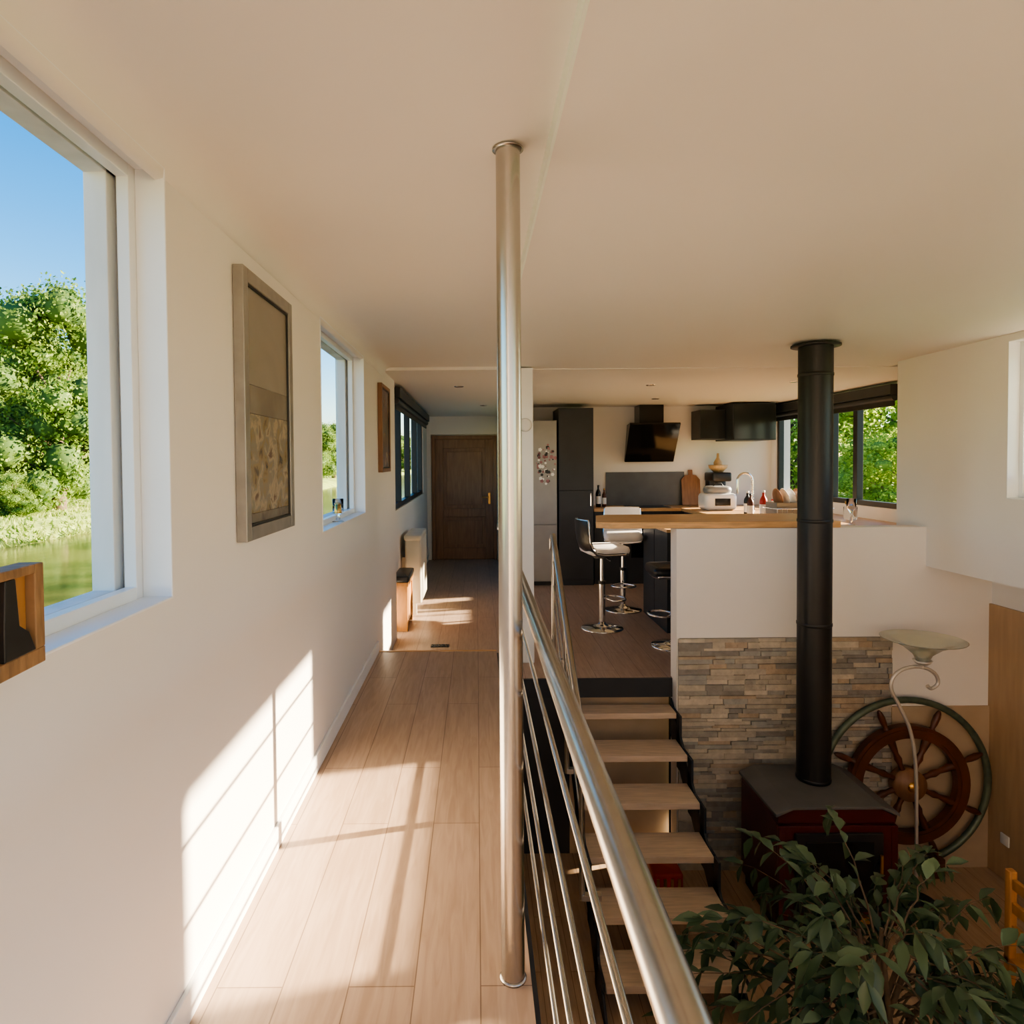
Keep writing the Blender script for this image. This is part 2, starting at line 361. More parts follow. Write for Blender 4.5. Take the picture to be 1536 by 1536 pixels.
b.box(dx1-0.09, dx1-0.05, 11.14, 11.15, 0.93, 1.12, BRASS); b.cyl((dx1-0.07, 11.15, 1.05), (dx1-0.07, 11.10, 1.05), 0.01, BRASS); b.cyl((dx1-0.07, 11.10, 1.05), (dx1-0.19, 11.10, 1.05), 0.009, BRASS)
b.done(0.006)

# ------------------------------------------------------------------ steel pole, railings
PX = 0.090; PY = 1.808
b = B('steel_pole'); b.cyl((PX, PY, WZ), (PX, PY, 2.488), 0.0325, STEEL, n=40)
b.lathe([(0.032, 0), (0.037, 0), (0.037, 0.006), (0.032, 0.008)], STEEL, (PX, PY, WZ), 40)
b.lathe([(0.032, 0), (0.042, 0.001), (0.042, 0.004), (0.032, 0.004)], STEEL, (PX, PY, 2.481), 40); b.done()
b = B('walkway_railing'); rx = 0.170
b.tube([(rx, -1.2, 1.18), (rx, 4.93, 1.18), (rx, 4.97, 1.17), (rx, 4.985, 1.14)], 0.0225, STEEL, 24)
for z in (1.0, 0.79, 0.58, 0.38): b.cyl((rx, -1.2, z), (rx, 4.97, z), 0.0065, STEEL, n=12)
for y in (-1.1, 0.15, 2.69, 3.9, 4.95):
    b.box(rx-0.006, rx+0.006, y-0.02, y+0.02, -0.05, 1.165, STEEL)
    b.box(0.156, rx, y-0.03, y+0.03, 0.02, 0.16, STEEL)
b.done()
b = B('stair_railing'); sx = 0.56
def sr(y, off): return (sx, y, 1.10-0.70*(4.9-y)+off)
b.tube([(sx, 5.0, 0.98), (sx, 4.98, 1.07), sr(4.9, 0), sr(3.6, 0), (sx, 3.4, 0.17)], 0.02, STEEL, 16)
for o in (-0.18, -0.36, -0.54): b.cyl(sr(4.88, o), sr(3.6, o), 0.006, STEEL, n=10)
for y in (4.9, 4.2, 3.6):
    p = sr(y, 0); b.cyl((sx, y, p[2]-0.95), p, 0.015, STEEL, n=14)
    b.box(sx, 0.665, y-0.02, y+0.02, p[2]-0.95, p[2]-0.92, STEEL)
b.done()

# ------------------------------------------------------------------ stairs
b = B('staircase')
for i in range(6):
    yf = 4.82-0.257*i; z = -0.2*(i+1)
    b.box(0.68, 1.445, yf, min(yf+0.275, 4.999), z-0.042, z, TREAD)
for xa in (0.665, 1.449):
    for i in range(6):
        yf = 4.82-0.257*i; z = -0.2*(i+1)
        b.box(xa, xa+0.016, yf+0.02, min(yf+0.27, 4.999), z-0.05, z-0.0, STRING)
        if i: b.box(xa, xa+0.016, yf+0.19, yf+0.27, z-0.2 if i<5 else FZ, z+0.2, STRING)
    b.prism([(4.999, -0.15), (4.999, -0.42), (3.72, FZ), (3.45, FZ)], 'x', xa, xa+0.016, STRING)
b.done(0.003)

# ------------------------------------------------------------------ stone cladding
b = B('trim_stone_cladding'); b.box(1.49, 3.05, 4.885, 4.90, FZ, 0.33, STONES[6])
z = FZ
while z < 0.33-0.01:
    h = random.choice([0.022, 0.03, 0.036, 0.045]); h = min(h, 0.33-z)
    x = 1.475
    while x < 3.05:
        w = random.uniform(0.07, 0.30); x2 = min(x+w, 3.05)
        d = random.uniform(0.004, 0.026)
        b.box(x+0.001, x2-0.001, 4.885-d, 4.886, z+0.001, z+h-0.001, random.choice(STONES)); x = x2
    z += h
b.done()

# ------------------------------------------------------------------ bar & kitchen
b = B('bar_counter'); b.prism([(0.89, 4.98), (1.0, 4.92), (2.67, 4.88), (2.67, 5.62), (1.1, 5.62), (0.99, 5.55)], 'z', 1.142, 1.19, COUNTER); b.done(0.004)
b = B('bar_base_cabinet'); b.box(1.80, 2.3, 6.3, 7.2, 0.0, 0.96, DARK)
for y in (6.75,): b.box(1.795, 1.80, y-0.003, y+0.003, 0.1, 0.94, BLACK)
b.box(1.79, 2.32, 6.28, 7.22, 0.96, 0.99, COUNTER); b.done(0.003)
b = B('kitchen_base_cabinets')
b.box(1.56, 4.13, 8.85, 9.38, 0.0, 0.97, DARK); b.box(1.55, 4.14, 8.80, 9.39, 0.97, 1.01, COUNTER)
b.box(2.75, 4.13, 5.3, 8.85, 0.0, 0.97, DARK); b.box(2.70, 4.14, 5.27, 8.80, 0.97, 1.01, COUNTER)
for x in (2.0, 2.6): b.box(x-0.003, x+0.003, 8.845, 8.85, 0.05, 0.95, BLACK)
b.box(2.05, 2.55, 8.84, 8.85, 0.35, 0.85, BLK); b.cyl((2.1, 8.81, 0.82), (2.5, 8.81, 0.82), 0.008, CHROME)
b.box(2.05, 2.6, 8.9, 9.32, 1.01, 1.016, BLK); b.done(0.003)
b = B('tall_cabinet'); b.box(1.08, 1.54, 8.78, 9.38, 0.0, 2.34, DARK); b.box(1.085, 1.535, 8.765, 8.78, 0.08, 1.25, DARK); b.box(1.085, 1.535, 8.765, 8.78, 1.256, 2.33, DARK)
b.box(1.49, 1.505, 8.745, 8.765, 1.05, 1.22, CHROME); b.done(0.003)
b = B('refrigerator'); b.box(0.52, 1.06, 8.80, 9.38, 0.02, 2.18, GREYF); b.box(0.525, 1.055, 8.775, 8.80, 0.06, 0.80, GREYF); b.box(0.525, 1.055, 8.775, 8.80, 0.81, 2.17, GREYF)
b.cyl((0.58, 8.755, 0.9), (0.58, 8.755, 1.4), 0.009, CHROME); b.cyl((0.58, 8.755, 0.4), (0.58, 8.755, 0.75), 0.009, CHROME); b.box(0.53, 1.05, 8.79, 8.83, 0.0, 0.05, BLACK)
for k in range(60):
    a = random.random()*6.28; r = random.random()**.5*0.19
    cx = 0.92+r*math.cos(a)*0.7; cz = 1.60+r*math.sin(a)*1.4; q = random.uniform(0.008, 0.03)
    b.add([(cx+q*math.cos(t*1.256), 8.772-0.0003*k/26, cz+q*math.sin(t*1.256)) for t in range(5)], [(0, 1, 2, 3, 4)], (FLOWER, PORC, FLOWER, DARK)[k % 4])
b.done(0.002)
b = B('wall_cabinet')
b.box(3.02, 3.36, 9.0, 9.38, 1.92, 2.32, DARK); b.box(3.36, 3.93, 8.75, 9.38, 1.90, 2.385, DARK)
b.box(3.025, 3.355, 8.985, 9.0, 1.93, 2.31, DARKG); b.box(3.37, 3.92, 8.735, 8.75, 1.91, 2.375, DARKG); b.done(0.003)
b = B('cooker_hood')
b.box(2.22, 2.55, 9.08, 9.38, 2.02, 2.40, BLK)
b.prism([(9.28, 1.62), (9.31, 1.64), (9.14, 2.13), (8.96, 2.15), (8.94, 2.13)], 'x', 2.06, 2.74, BLK); b.done(0.004)
b = B('backsplash_panel'); b.box(1.82, 2.92, 9.380, 9.399, 1.012, 1.48, SLATE); b.done()

# bar stools
def stool(x, y, rot, seatm, backm, zs=0.76, shellm=None):
    b = B('bar_stool'); shellm = shellm or backm
    b.lathe([(0, 0), (0.205, 0), (0.21, 0.006), (0.20, 0.014), (0.10, 0.028), (0.035, 0.05), (0.03, 0.07), (0, 0.07)], CHROME, n=36)
    b.cyl((0, 0, 0.05), (0, 0, 0.45), 0.03, CHROME, n=24); b.cyl((0, 0, 0.45), (0, 0, zs-0.05), 0.02, CHROME, n=20)
    b.cyl((0, 0, 0.44), (0, 0, 0.47), 0.036, BLACK, n=24)
    pts = [(0.03, 0.0, 0.30)]+[(0.13+0.10*math.cos(a), 0.13*math.sin(a), 0.29) for a in [math.radians(t) for t in range(-120, 121, 20)]]+[(0.03, 0.0, 0.30)]
    b.tube(pts, 0.01, CHROME, 10)
    b.cyl((0, 0, zs-0.06), (0, 0, zs-0.03), 0.09, BLACK, n=24)
    b.cyl((0.02, 0, zs-0.05), (0.02, -0.17, zs-0.07), 0.006, CHROME, n=8)
    b.rbox(-0.18, 0.225, -0.205, 0.205, zs-0.02, zs+0.065, seatm, 0.06, 6)
    prof = [(0.20, -0.035), (0.195, -0.02), (0.15, -0.012), (0.05, -0.012), (-0.06, -0.012), (-0.13, 0.003), (-0.175, 0.045), (-0.20, 0.11), (-0.215, 0.20), (-0.225, 0.30), (-0.228, 0.32)]
    ny = 9; W = 0.205
    for mm, off in ((backm, 0.0), (shellm, -0.03)):
        vs = []; fs = []
        for i, (px, pz) in enumerate(prof):
            t = i/(len(prof)-1)
            a = prof[max(i-1, 0)]; c = prof[min(i+1, len(prof)-1)]
            tx, tz = c[0]-a[0], c[1]-a[1]; L = math.hypot(tx, tz); nx, nz = tz/L, -tx/L
            for j in range(ny):
                s_ = -1+2*j/(ny-1); w = W*(1-0.12*abs(2*t-1)**3)
                up = 0.02*s_*s_*(1-t)
                fx = 0.045*s_*s_*t
                vs.append((px+fx+nx*off, s_*w, zs+pz+up+nz*off))
        for i in range(len(prof)-1):
            for j in range(ny-1): fs.append((i*ny+j, i*ny+j+1, (i+1)*ny+j+1, (i+1)*ny+j))
        if off == 0: top = vs
        else: bot = vs
        b.add(vs, fs, mm, True)
    n = len(prof); edge = [j for j in range(ny)]+[i*ny+ny-1 for i in range(1, n)]+[(n-1)*ny+j for j in range(ny-2, -1, -1)]+[i*ny for i in range(n-2, 0, -1)]
    m_ = len(edge)
    b.add([top[e] for e in edge]+[bot[e] for e in edge], [(k, (k+1) % m_, m_+(k+1) % m_, m_+k) for k in range(m_)], shellm, True)
    b.tube([(Vector(top[e])+Vector(bot[e]))/2 for e in edge], 0.009, CHROME, 8, closed=True)
    return b.done(0, (x, y, 0), (0, 0, rot), fix=False)
stool(1.22, 6.5, 0.15, LEATHW, LEATHB)
stool(1.60, 7.3, -1.75, LEATHW, LEATHW, 0.80)
stool(1.74, 5.86, math.pi, LEATHB, LEATHB, 0.66)

# counter-top items
def on(nm): return B(nm)
T = 1.011
b = on('cutting_board'); M = Matrix.Translation((3.0, 9.30, T)) @ Matrix.Rotation(math.radians(-8), 4, 'X')
b.prism([(-0.13, 0), (0.13, 0), (0.13, 0.36), (0.08, 0.42), (0.03, 0.43), (0.03, 0.5), (-0.03, 0.5), (-0.03, 0.43), (-0.08, 0.42), (-0.13, 0.36)], 'y', -0.01, 0.01, DOORW, M); b.done(0.004)
b = on('coffee_machine'); b.rbox(3.18, 3.46, 9.0, 9.35, T, T+0.06, BLACK, 0.03); b.rbox(3.20, 3.44, 9.18, 9.35, T+0.05, T+0.42, BLACK, 0.03); b.rbox(3.19, 3.45, 9.0, 9.35, T+0.34, T+0.46, BLACK, 0.03)
b.lathe([(0, 0), (0.07, 0), (0.08, 0.07), (0.06, 0.15), (0, 0.155)], BLK, (3.32, 9.09, T+0.06)); b.done()
b = on('wooden_bowl'); b.lathe([(0, 0), (0.06, 0), (0.12, 0.06), (0.13, 0.10), (0.12, 0.10), (0.10, 0.06), (0, 0.03)], WOODL, (3.32, 9.17, T+0.462)); b.lathe([(0, .03), (0.05, .05), (0.06, 0.13), (0.02, 0.2), (0.015, 0.26), (0, 0.26)], WOODL, (3.32, 9.17, T+0.462)); b.done()
b = on('multicooker'); b.rbox(2.86, 3.26, 8.30, 8.66, T, T+0.21, PORC, 0.07, 6); b.rbox(2.90, 3.22, 8.34, 8.62, T+0.20, T+0.30, GREYF, 0.09, 6)
b.box(2.97, 3.16, 8.292, 8.302, T+0.06, T+0.15, BLK); b.tube([(3.02, 8.5, T+0.295), (3.04, 8.5, T+0.33), (3.12, 8.5, T+0.33), (3.14, 8.5, T+0.295)], 0.01, BLACK); b.done()
def bottle(nm, x, y, h, r, m, cap, z0=T):
    b = B(nm); b.lathe([(0, 0), (r, 0), (r, h*0.6), (r*0.9, h*0.68), (r*0.35, h*0.82), (r*0.35, h*0.92)], m, (x, y, z0), 20)
    b.lathe([(r*0.4, h*0.92), (r*0.42, h), (0, h)], cap, (x, y, z0), 16); b.lathe([(r*1.01, h*0.15), (r*1.01, h*0.5)], PORC, (x, y, z0), 20); return b.done()
bottle('oil_bottle', 1.66, 9.1, 0.30, 0.035, BLK, BLACK); bottle('vinegar_bottle', 1.75, 9.15, 0.25, 0.03, WHEELW, BRASS)
bottle('soap_bottle', 3.0, 7.3, 0.26, 0.035, WHEELW, BLACK); bottle('dish_soap_bottle', 3.1, 7.2, 0.30, 0.04, REDB, PORC); bottle('sauce_bottle', 3.05, 7.5, 0.28, 0.04, BLACK, PORC)
bottle('spice_bottle', 3.22, 7.25, 0.2, 0.03, PORC, REDB)
b = on('kitchen_faucet')
pts = [(3.35, 8.1, T), (3.35, 8.1, T+0.38)]+[(3.35-0.09+0.09*math.cos(a), 8.1, T+0.38+0.09*math.sin(a)) for a in [math.radians(t) for t in range(20, 181, 20)]]+[(3.17, 8.1, T+0.22)]
b.tube(pts, 0.013, CHROME, 12); b.cyl((3.35, 8.1, T), (3.35, 8.1, T+0.05), 0.03, CHROME)
for k in range(14):
    p = Vector(pts[1])*(1-k/14)+Vector(pts[0])*(k/14)
    b.lathe([(0.014, -0.005), (0.02, 0), (0.014, 0.005)], CHROME, p, 12)
b.done()
b = on('dish_rack')
for k in range(12): b.tube([(3.05+k*0.05, 6.75, T+0.01), (3.05+k*0.05, 6.75, T+0.13), ], 0.004, CHROME, 6); b.tube([(3.05+k*0.05, 7.05, T+0.01), (3.05+k*0.05, 7.05, T+0.13)], 0.004, CHROME, 6)
for z in (0.01, 0.13): b.tube([(3.03, 6.75, T+z), (3.62, 6.75, T+z), (3.62, 7.05, T+z), (3.03, 7.05, T+z)], 0.005, CHROME, 6, closed=True)
b.box(3.05, 3.6, 6.77, 7.03, T, T+0.19, GREYF)
for k in range(7):
    M = Matrix.Translation((3.10+k*0.07, 6.9, T+0.22)) @ Matrix.Rotation(math.radians(78), 4, 'Y')
    b.lathe([(0, 0), (0.07, 0.0), (0.11, 0.015), (0.112, 0.02), (0.07, 0.008), (0, 0.008)], PORC if k % 3 else DOORW, (0, 0, 0), 24, M)
b.done()
b = on('jar'); b.lathe([(0, 0), (0.06, 0), (0.065, 0.02), (0.065, 0.13), (0.045, 0.15), (0.05, 0.17)], CLEAR, (3.9, 6.95, T)); b.lathe([(0.052, 0.165), (0.052, 0.19), (0, 0.19)], BRASS, (3.9, 6.95, T)); b.done()
b = on('drinking_glass'); b.lathe([(0, 0), (0.04, 0), (0.012, 0.015), (0.01, 0.12), (0.04, 0.16), (0.045, 0.25), (0.042, 0.25), (0.035, 0.16), (0, 0.13)], CLEAR, (3.6, 6.4, T)); b.done()
b = on('thermostat'); M = Matrix.Translation((0.395, 5.398, 1.94)) @ Matrix.Rotation(math.radians(90), 4, 'X')
b.lathe([(0, 0.03), (0.035, 0.03), (0.05, 0.022), (0.055, 0), (0, 0)], PORC, n=28, M=M); b.done()

# corridor furniture
b = B('radiator')
for k in range(9):
    y = 7.15+k*0.085; b.rbox(KLX+0.05, -0.60, y, y+0.075, 0.12, 0.82, CREAM, 0.03, 4)
b.rbox(KLX+0.04, -0.60, 7.13, 7.93, 0.80, 0.86, CREAM, 0.03); b.box(KLX+0.001, KLX+0.06, 7.3, 7.36, 0.3, 0.6, CREAM)
b.box(-0.78, -0.66, 7.17, 7.21, 0.0, 0.14, CREAM); b.box(-0.78, -0.66, 7.84, 7.88, 0.0, 0.14, CREAM); b.done()
b = B('wooden_bench'); b.box(KLX+0.01, -0.67, 6.42, 6.98, 0.44, 0.48, WOODO); b.box(KLX+0.02, -0.68, 6.44, 6.48, 0, 0.44, WOODO); b.box(KLX+0.02, -0.68, 6.92, 6.96, 0, 0.44, WOODO); b.box(KLX+0.02, -0.69, 6.48, 6.92, 0.06, 0.40, WOODO)
b.rbox(KLX+0.01, -0.665, 6.42, 6.98, 0.48, 0.54, LEATHB, 0.02); b.done(0.003)
b = B('floor_vent'); b.box(-0.42, -0.26, 5.88, 5.96, 0.0, 0.006, BLACK)
for k in range(5): b.box(-0.41+k*0.03, -0.40+k*0.03, 5.89, 5.95, 0.006, 0.010, STEEL)
b.done()

# ------------------------------------------------------------------ pictures on left wall
def picture(name, y0, y1, z0, z1, fw, framem, layers):
    b = B(name); x0 = LX+0.001; x1 = LX+0.035
    b.box(x0, x1, y0, y0+fw, z0, z1, framem); b.box(x0, x1, y1-fw, y1, z0, z1, framem)
    b.box(x0, x1, y0+fw, y1-fw, z0, z0+fw, framem); b.box(x0, x1, y0+fw, y1-fw, z1-fw, z1, framem)
    i = 0.008
    ya, yb, za, zb = y0+fw, y1-fw, z0+fw, z1-fw
    for (a, c, d, e) in ((ya, ya+i, za, zb), (yb-i, yb, za, zb), (ya, yb, za, za+i), (ya, yb, zb-i, zb)):
        b.box(x0, x1-0.004, a, c, d, e, BLACK)
    zc = za
    for frac, m in layers:
        z2 = zc+(zb-za)*frac; b.box(x0, x0+0.024, ya, yb, zc, z2, m); zc = z2
    return b.done(0.002)
picture('framed_picture', 2.09, 2.64, 1.40, 2.27, 0.045, FRAMEM, [(0.05, ART_LOW), (0.42, ART_TOWN), (0.12, ART_HILL), (0.41, ART_SKY)])
picture('framed_picture', 5.13, 5.62, 1.57, 2.26, 0.03, DOORW, [(1.0, ART2)])

# wooden frame ornament on window sill
b = B('wooden_ornament')
M = Matrix.Translation((-0.735, 1.045, 1.324)) @ Matrix.Rotation(math.radians(4), 4, 'Z')
b.box(-0.02, 0.02, -0.16, 0.055, 0, 0.026, OLDW, M); b.box(-0.02, 0.02, 0.03, 0.055, 0.026, 0.165, OLDW, M); b.box(-0.02, 0.02, -0.16, -0.13, 0.026, 0.165, OLDW, M); b.box(-0.02, 0.02, -0.13, 0.03, 0.15, 0.165, OLDW, M); b.box(-0.02, 0.005, -0.13, 0.03, 0.026, 0.15, WOODO, M)
b.prism([(-0.05, 0.026), (0.030, 0.026), (0.012, 0.06), (-0.012, 0.075), (-0.020, 0.15), (-0.045, 0.15), (-0.05, 0.07)], 'x', 0.005, 0.020, BLACK, M); b.done(0.002)
b = B('candle_holder'); b.lathe([(0, 0), (0.035, 0), (0.012, 0.012), (0.01, 0.04), (0.03, 0.05), (0.032, 0.13), (0.029, 0.13), (0.027, 0.055), (0, 0.05)], CLEAR, (LX-0.032, 3.78, 1.313)); b.lathe([(0.02, 0.05), (0.02, 0.09), (0, 0.09)], BRASS, (LX-0.032, 3.78, 1.313)); b.done()

# ------------------------------------------------------------------ stove
b = B('wood_stove')
sx0, sx1, sy0, sy1, sz = 1.88, 2.63, 4.13, 4.72, -0.55
b.box(sx0+0.03, sx1-0.03, sy0+0.05, sy1, FZ, FZ+0.10, BLACK)
b.box(sx0, sx1, sy0+0.03, sy1, FZ+0.10, sz-0.10, RED)
b.prism([(sx0, sz-0.10), (sx1, sz-0.10), (sx1-0.005, sz-0.06), (sx1-0.10, sz-0.01), (sx0+0.10, sz-0.01), (sx0+0.005, sz-0.06)], 'y', sy0+0.02, sy1, RED)
b.prism([(sx0-0.015, sz-0.055), (sx0+0.095, sz-0.008), (sx1-0.095, sz-0.008), (sx1+0.015, sz-0.055), (sx1+0.015, sz-0.035), (sx1-0.09, sz+0.01), (sx0+0.09, sz+0.01), (sx0-0.015, sz-0.035)], 'y', sy0, sy1+0.01, STOVETOP)
b.box(sx0+0.02, sx1-0.02, sy0, sy0+0.03, FZ+0.12, sz-0.11, RED)
b.box(sx0+0.10, sx1-0.10, sy0-0.02, sy0, FZ+0.20, sz-0.15, BLACK); b.box(sx0+0.16, sx1-0.16, sy0-0.025, sy0-0.018, FZ+0.26, sz-0.20, BLK)
for s_ in (0, 1):
    xx = sx0 if s_ == 0 else sx1-0.04
    b.box(xx, xx+0.04, sy0-0.005, sy0+0.03, FZ+0.1, sz-0.11, RED)
b.box(sx0+0.16, sx1-0.16, sy0-0.03, sy0, FZ+0.13, FZ+0.17, BRASS); b.cyl((sx1-0.13, sy0-0.05, FZ+0.45), (sx1-0.13, sy0-0.05, FZ+0.58), 0.01, BRASS)
b.box(sx1-0.14, sx1-0.12, sy0-0.05, sy0, FZ+0.505, FZ+0.52, BLACK); b.done(0.004)
b = B('stove_flue'); fx, fy = 2.285, 4.50
b.cyl((fx, fy, sz+0.012), (fx, fy, 2.415), 0.108, FLUE, n=40); b.lathe([(0.108, 0), (0.155, 0.0), (0.155, 0.012), (0.108, 0.016)], BLACK, (fx, fy, 2.400), 40)
for z in (sz+0.013, 0.52, 1.22, 2.2): b.lathe([(0.108, 0), (0.1115, 0.004), (0.1115, 0.02), (0.108, 0.024)], FLUE, (fx, fy, z), 40)
b.done()

# ------------------------------------------------------------------ ship wheel + ring
b = B('ship_wheel'); cx, cy, cz = 3.12, 4.79, -0.72
def circ(r, y, n=64): return [(cx+r*math.cos(2*math.pi*k/n), y, cz+r*math.sin(2*math.pi*k/n)) for k in range(n)]
b.tube(circ(0.605, cy+0.03), 0.024, PATINA, 12, closed=True)
def ringbox(r0, r1, y0, y1, m, n=64):
    vs = []; fs = []
    for k in range(n):
        a = 2*math.pi*k/n; c, s_ = math.cos(a), math.sin(a)
        vs += [(cx+r0*c, y0, cz+r0*s_), (cx+r1*c, y0, cz+r1*s_), (cx+r1*c, y1, cz+r1*s_), (cx+r0*c, y1, cz+r0*s_)]
    for k in range(n):
        q = (k+1) % n
        for j in range(4): fs.append((4*k+j, 4*k+(j+1) % 4, 4*q+(j+1) % 4, 4*q+j))
    b.add(vs, fs, m, False)
ringbox(0.345, 0.435, cy-0.03, cy+0.03, WHEELW); ringbox(0.37, 0.41, cy-0.036, cy+0.036, WHEELW)
M0 = Matrix.Translation((cx, cy, cz)) @ Matrix.Rotation(math.radians(90), 4, 'X')
b.lathe([(0, 0.06), (0.05, 0.06), (0.06, 0.045), (0.115, 0.04), (0.12, -0.04), (0, -0.04)], DOORW, n=32, M=M0); b.lathe([(0, 0.075), (0.03, 0.073), (0.04, 0.06), (0.04, 0.05)], BRASS, n=24, M=M0)
for k in range(8):
    a = math.radians(22+45*k); d = Vector((math.cos(a), 0, math.sin(a))); c = Vector((cx, cy, cz))
    rs = [(0.10, 0.022), (0.16, 0.018), (0.20, 0.027), (0.24, 0.018), (0.30, 0.026), (0.34, 0.03), (0.43, 0.03), (0.445, 0.016), (0.48, 0.022), (0.53, 0.024), (0.565, 0.016), (0.58, 0.008)]
    b.tube([c+d*r for r, _ in rs], [q for _, q in rs], WHEELW, 12)
b.box(cx-0.25, cx-0.17, cy-0.04, cy+0.08, FZ, cz-0.54, WHEELW); b.box(cx+0.17, cx+0.25, cy-0.04, cy+0.08, FZ, cz-0.54, WHEELW)
b.done()

# ------------------------------------------------------------------ floor lamp
b = B('floor_lamp'); lx, ly = 2.98, 4.48
b.lathe([(0, 0), (0.14, 0), (0.145, 0.01), (0.13, 0.022), (0.03, 0.04), (0.012, 0.08), (0, 0.08)], BLACK, (lx, ly, FZ), 32)
P = [(lx, -1.36), (lx+0.0, -0.9), (lx-0.01, -0.45), (lx-0.05, -0.20), (lx-0.13, -0.02), (lx-0.18, 0.08), (lx-0.17, 0.16), (lx-0.11, 0.215), (lx-0.02, 0.235), (lx+0.06, 0.222), (lx+0.12, 0.18), (lx+0.135, 0.12), (lx+0.09, 0.085), (lx+0.06, 0.11)]
sm = []
for i in range(len(P)-1):
    p0, p1, p2, p3 = P[max(i-1, 0)], P[i], P[i+1], P[min(i+2, len(P)-1)]
    for t in [j/6 for j in range(6)]:
        f = lambda a, b_, c, d: 0.5*((2*b_)+(-a+c)*t+(2*a-5*b_+4*c-d)*t*t+(-a+3*b_-3*c+d)*t**3)
        sm.append((f(p0[0], p1[0], p2[0], p3[0]), ly, f(p0[1], p1[1], p2[1], p3[1])))
b.tube(sm, 0.012, LAMPM, 10)
b.cyl((lx+0.030, ly, 0.225), (lx+0.03, ly, 0.30), 0.013, LAMPM)
b.lathe([(0.02, 0), (0.04, 0.02), (0.06, 0.06), (0.12, 0.11), (0.19, 0.145), (0.252, 0.162), (0.255, 0.166), (0.248, 0.167), (0.18, 0.152), (0.11, 0.118), (0.05, 0.07), (0.03, 0.028), (0, 0.02)], GLASSM, (lx+0.03, ly, 0.26), 40)
b.lathe([(0, -0.02), (0.03, -0.01), (0.045, 0.0), (0.06, 0.02), (0.05, 0.02), (0, 0.01)], LAMPM, (lx+0.03, ly, 0.26), 24); b.done()

b = B('wall_socket'); b.rbox(-0.04, 0.04, -0.04, 0.04, 0, 0.01, PORC, 0.008, M=Matrix.Translation((HX-0.02, 4.72, -1.10)) @ Matrix.Rotation(math.radians(-90), 4, 'Y'))
b.done()
b = B('storage_basket'); b.rbox(1.22, 1.43, 4.60, 4.83, FZ, FZ+0.14, REDB, 0.02)
for k in range(4): b.box(1.24+k*0.05, 1.26+k*0.05, 4.595, 4.602, FZ+0.03, FZ+0.11, BRASS)
b.done()
# dining chair bottom right
b = B('dining_chair'); ox, oy = 2.73, 2.95
for dx, dy, h in ((0, 0, 0.93), (0, 0.42, 0.93), (0.42, 0, 0.45), (0.42, 0.42, 0.45)):
    b.rbox(ox+dx-0.02, ox+dx+0.02, oy+dy-0.02, oy+dy+0.02, FZ, FZ+h, WOODO, 0.008)
b.box(ox-0.02, ox+0.45, oy-0.02, oy+0.44, FZ+0.45, FZ+0.48, WOODO)
for z in (0.60, 0.72, 0.84): b.box(ox-0.012, ox+0.012, oy+0.02, oy+0.40, FZ+z, FZ+z+0.055, WOODO)
for z in (0.2,): b.box(ox-0.01, ox+0.01, oy, oy+0.42, FZ+z, FZ+z+0.03, WOODO); b.box(ox, ox+0.42, oy-0.01, oy+0.01, FZ+z, FZ+z+0.03, WOODO)
b.done(0.004)

# ------------------------------------------------------------------ ficus plant
b = B('potted_ficus'); px, py = 1.66, 2.70
b.lathe([(0, 0), (0.16, 0), (0.21, 0.30), (0.225, 0.30), (0.225, 0.34), (0.20, 0.34), (0.19, 0.29), (0, 0.29)], TERRA, (px, py, FZ), 32)
b.lathe([(0, 0.295), (0.195, 0.295)], SOIL, (px, py, FZ), 24)
rnd = random.Random(11)
def leaf(p, d, L, W, up):
    d = d.normalized(); s_ = d.cross(up)
    if s_.length < 0.1: s_ = d.cross(Vector((1, 0, 0)))
    s_.normalize(); n = s_.cross(d)
    rows = [(0, 0.02), (0.22, 0.62), (0.48, 1.0), (0.75, 0.62), (1.0, 0.0)]
    vs = []
    for t, w in rows:
        c = p+d*L*t-Vector((0, 0, 1))*L*0.28*t*t
        vs += [c-s_*W*w*0.5+n*W*w*0.18, c, c+s_*W*w*0.5+n*W*w*0.18]
    fs = []
    for i in range(4): fs += [(3*i, 3*i+1, 3*i+4, 3*i+3), (3*i+1, 3*i+2, 3*i+5, 3*i+4)]
    b.add(vs, fs, LEAF, True)
for k in range(6):
    a = k*1.05; b.tube([(px+0.05*math.cos(a), py+0.05*math.sin(a), FZ+0.28), (px+0.03*math.cos(a+1.5), py+0.03*math.sin(a+1.5), FZ+0.7), (px+0.10*math.cos(a), py+0.10*math.sin(a), FZ+1.05)], [0.016, 0.013, 0.009], BARK, 8)
for k in range(96):
    a = rnd.random()*6.283; el = rnd.uniform(-0.1, 1.25); L = rnd.uniform(0.44, 0.94)
    base = Vector((px+0.08*math.cos(a), py+0.08*math.sin(a), FZ+rnd.uniform(0.5, 1.05)))
    d = Vector((math.cos(a)*math.cos(el), math.sin(a)*math.cos(el), math.sin(el)))
    pts = []
    for i in range(9):
        t = i/8; pts.append(base+d*L*t+Vector((0, 0, -0.42*L*t*t))+Vector((rnd.uniform(-1, 1), rnd.uniform(-1, 1), 0))*0.012)
    b.tube(pts, [0.005*(1-i/10) for i in range(9)], BARK, 5)
    for i in range(2, 9):
        for s_ in range(2 if i < 8 else 3):
            t = (pts[i]-pts[i-1]).normalized(); ang = rnd.random()*6.28
            side = t.cross(Vector((math.cos(ang), math.sin(ang), rnd.uniform(-.3, .3)))).normalized()
            leaf(pts[i], t*0.7+side*0.75+Vector((0, 0, -0.5)), rnd.uniform(0.085, 0.14), rnd.uniform(0.036, 0.056), Vector((rnd.uniform(-.4, .4), rnd.uniform(-.4, .4), 1)))
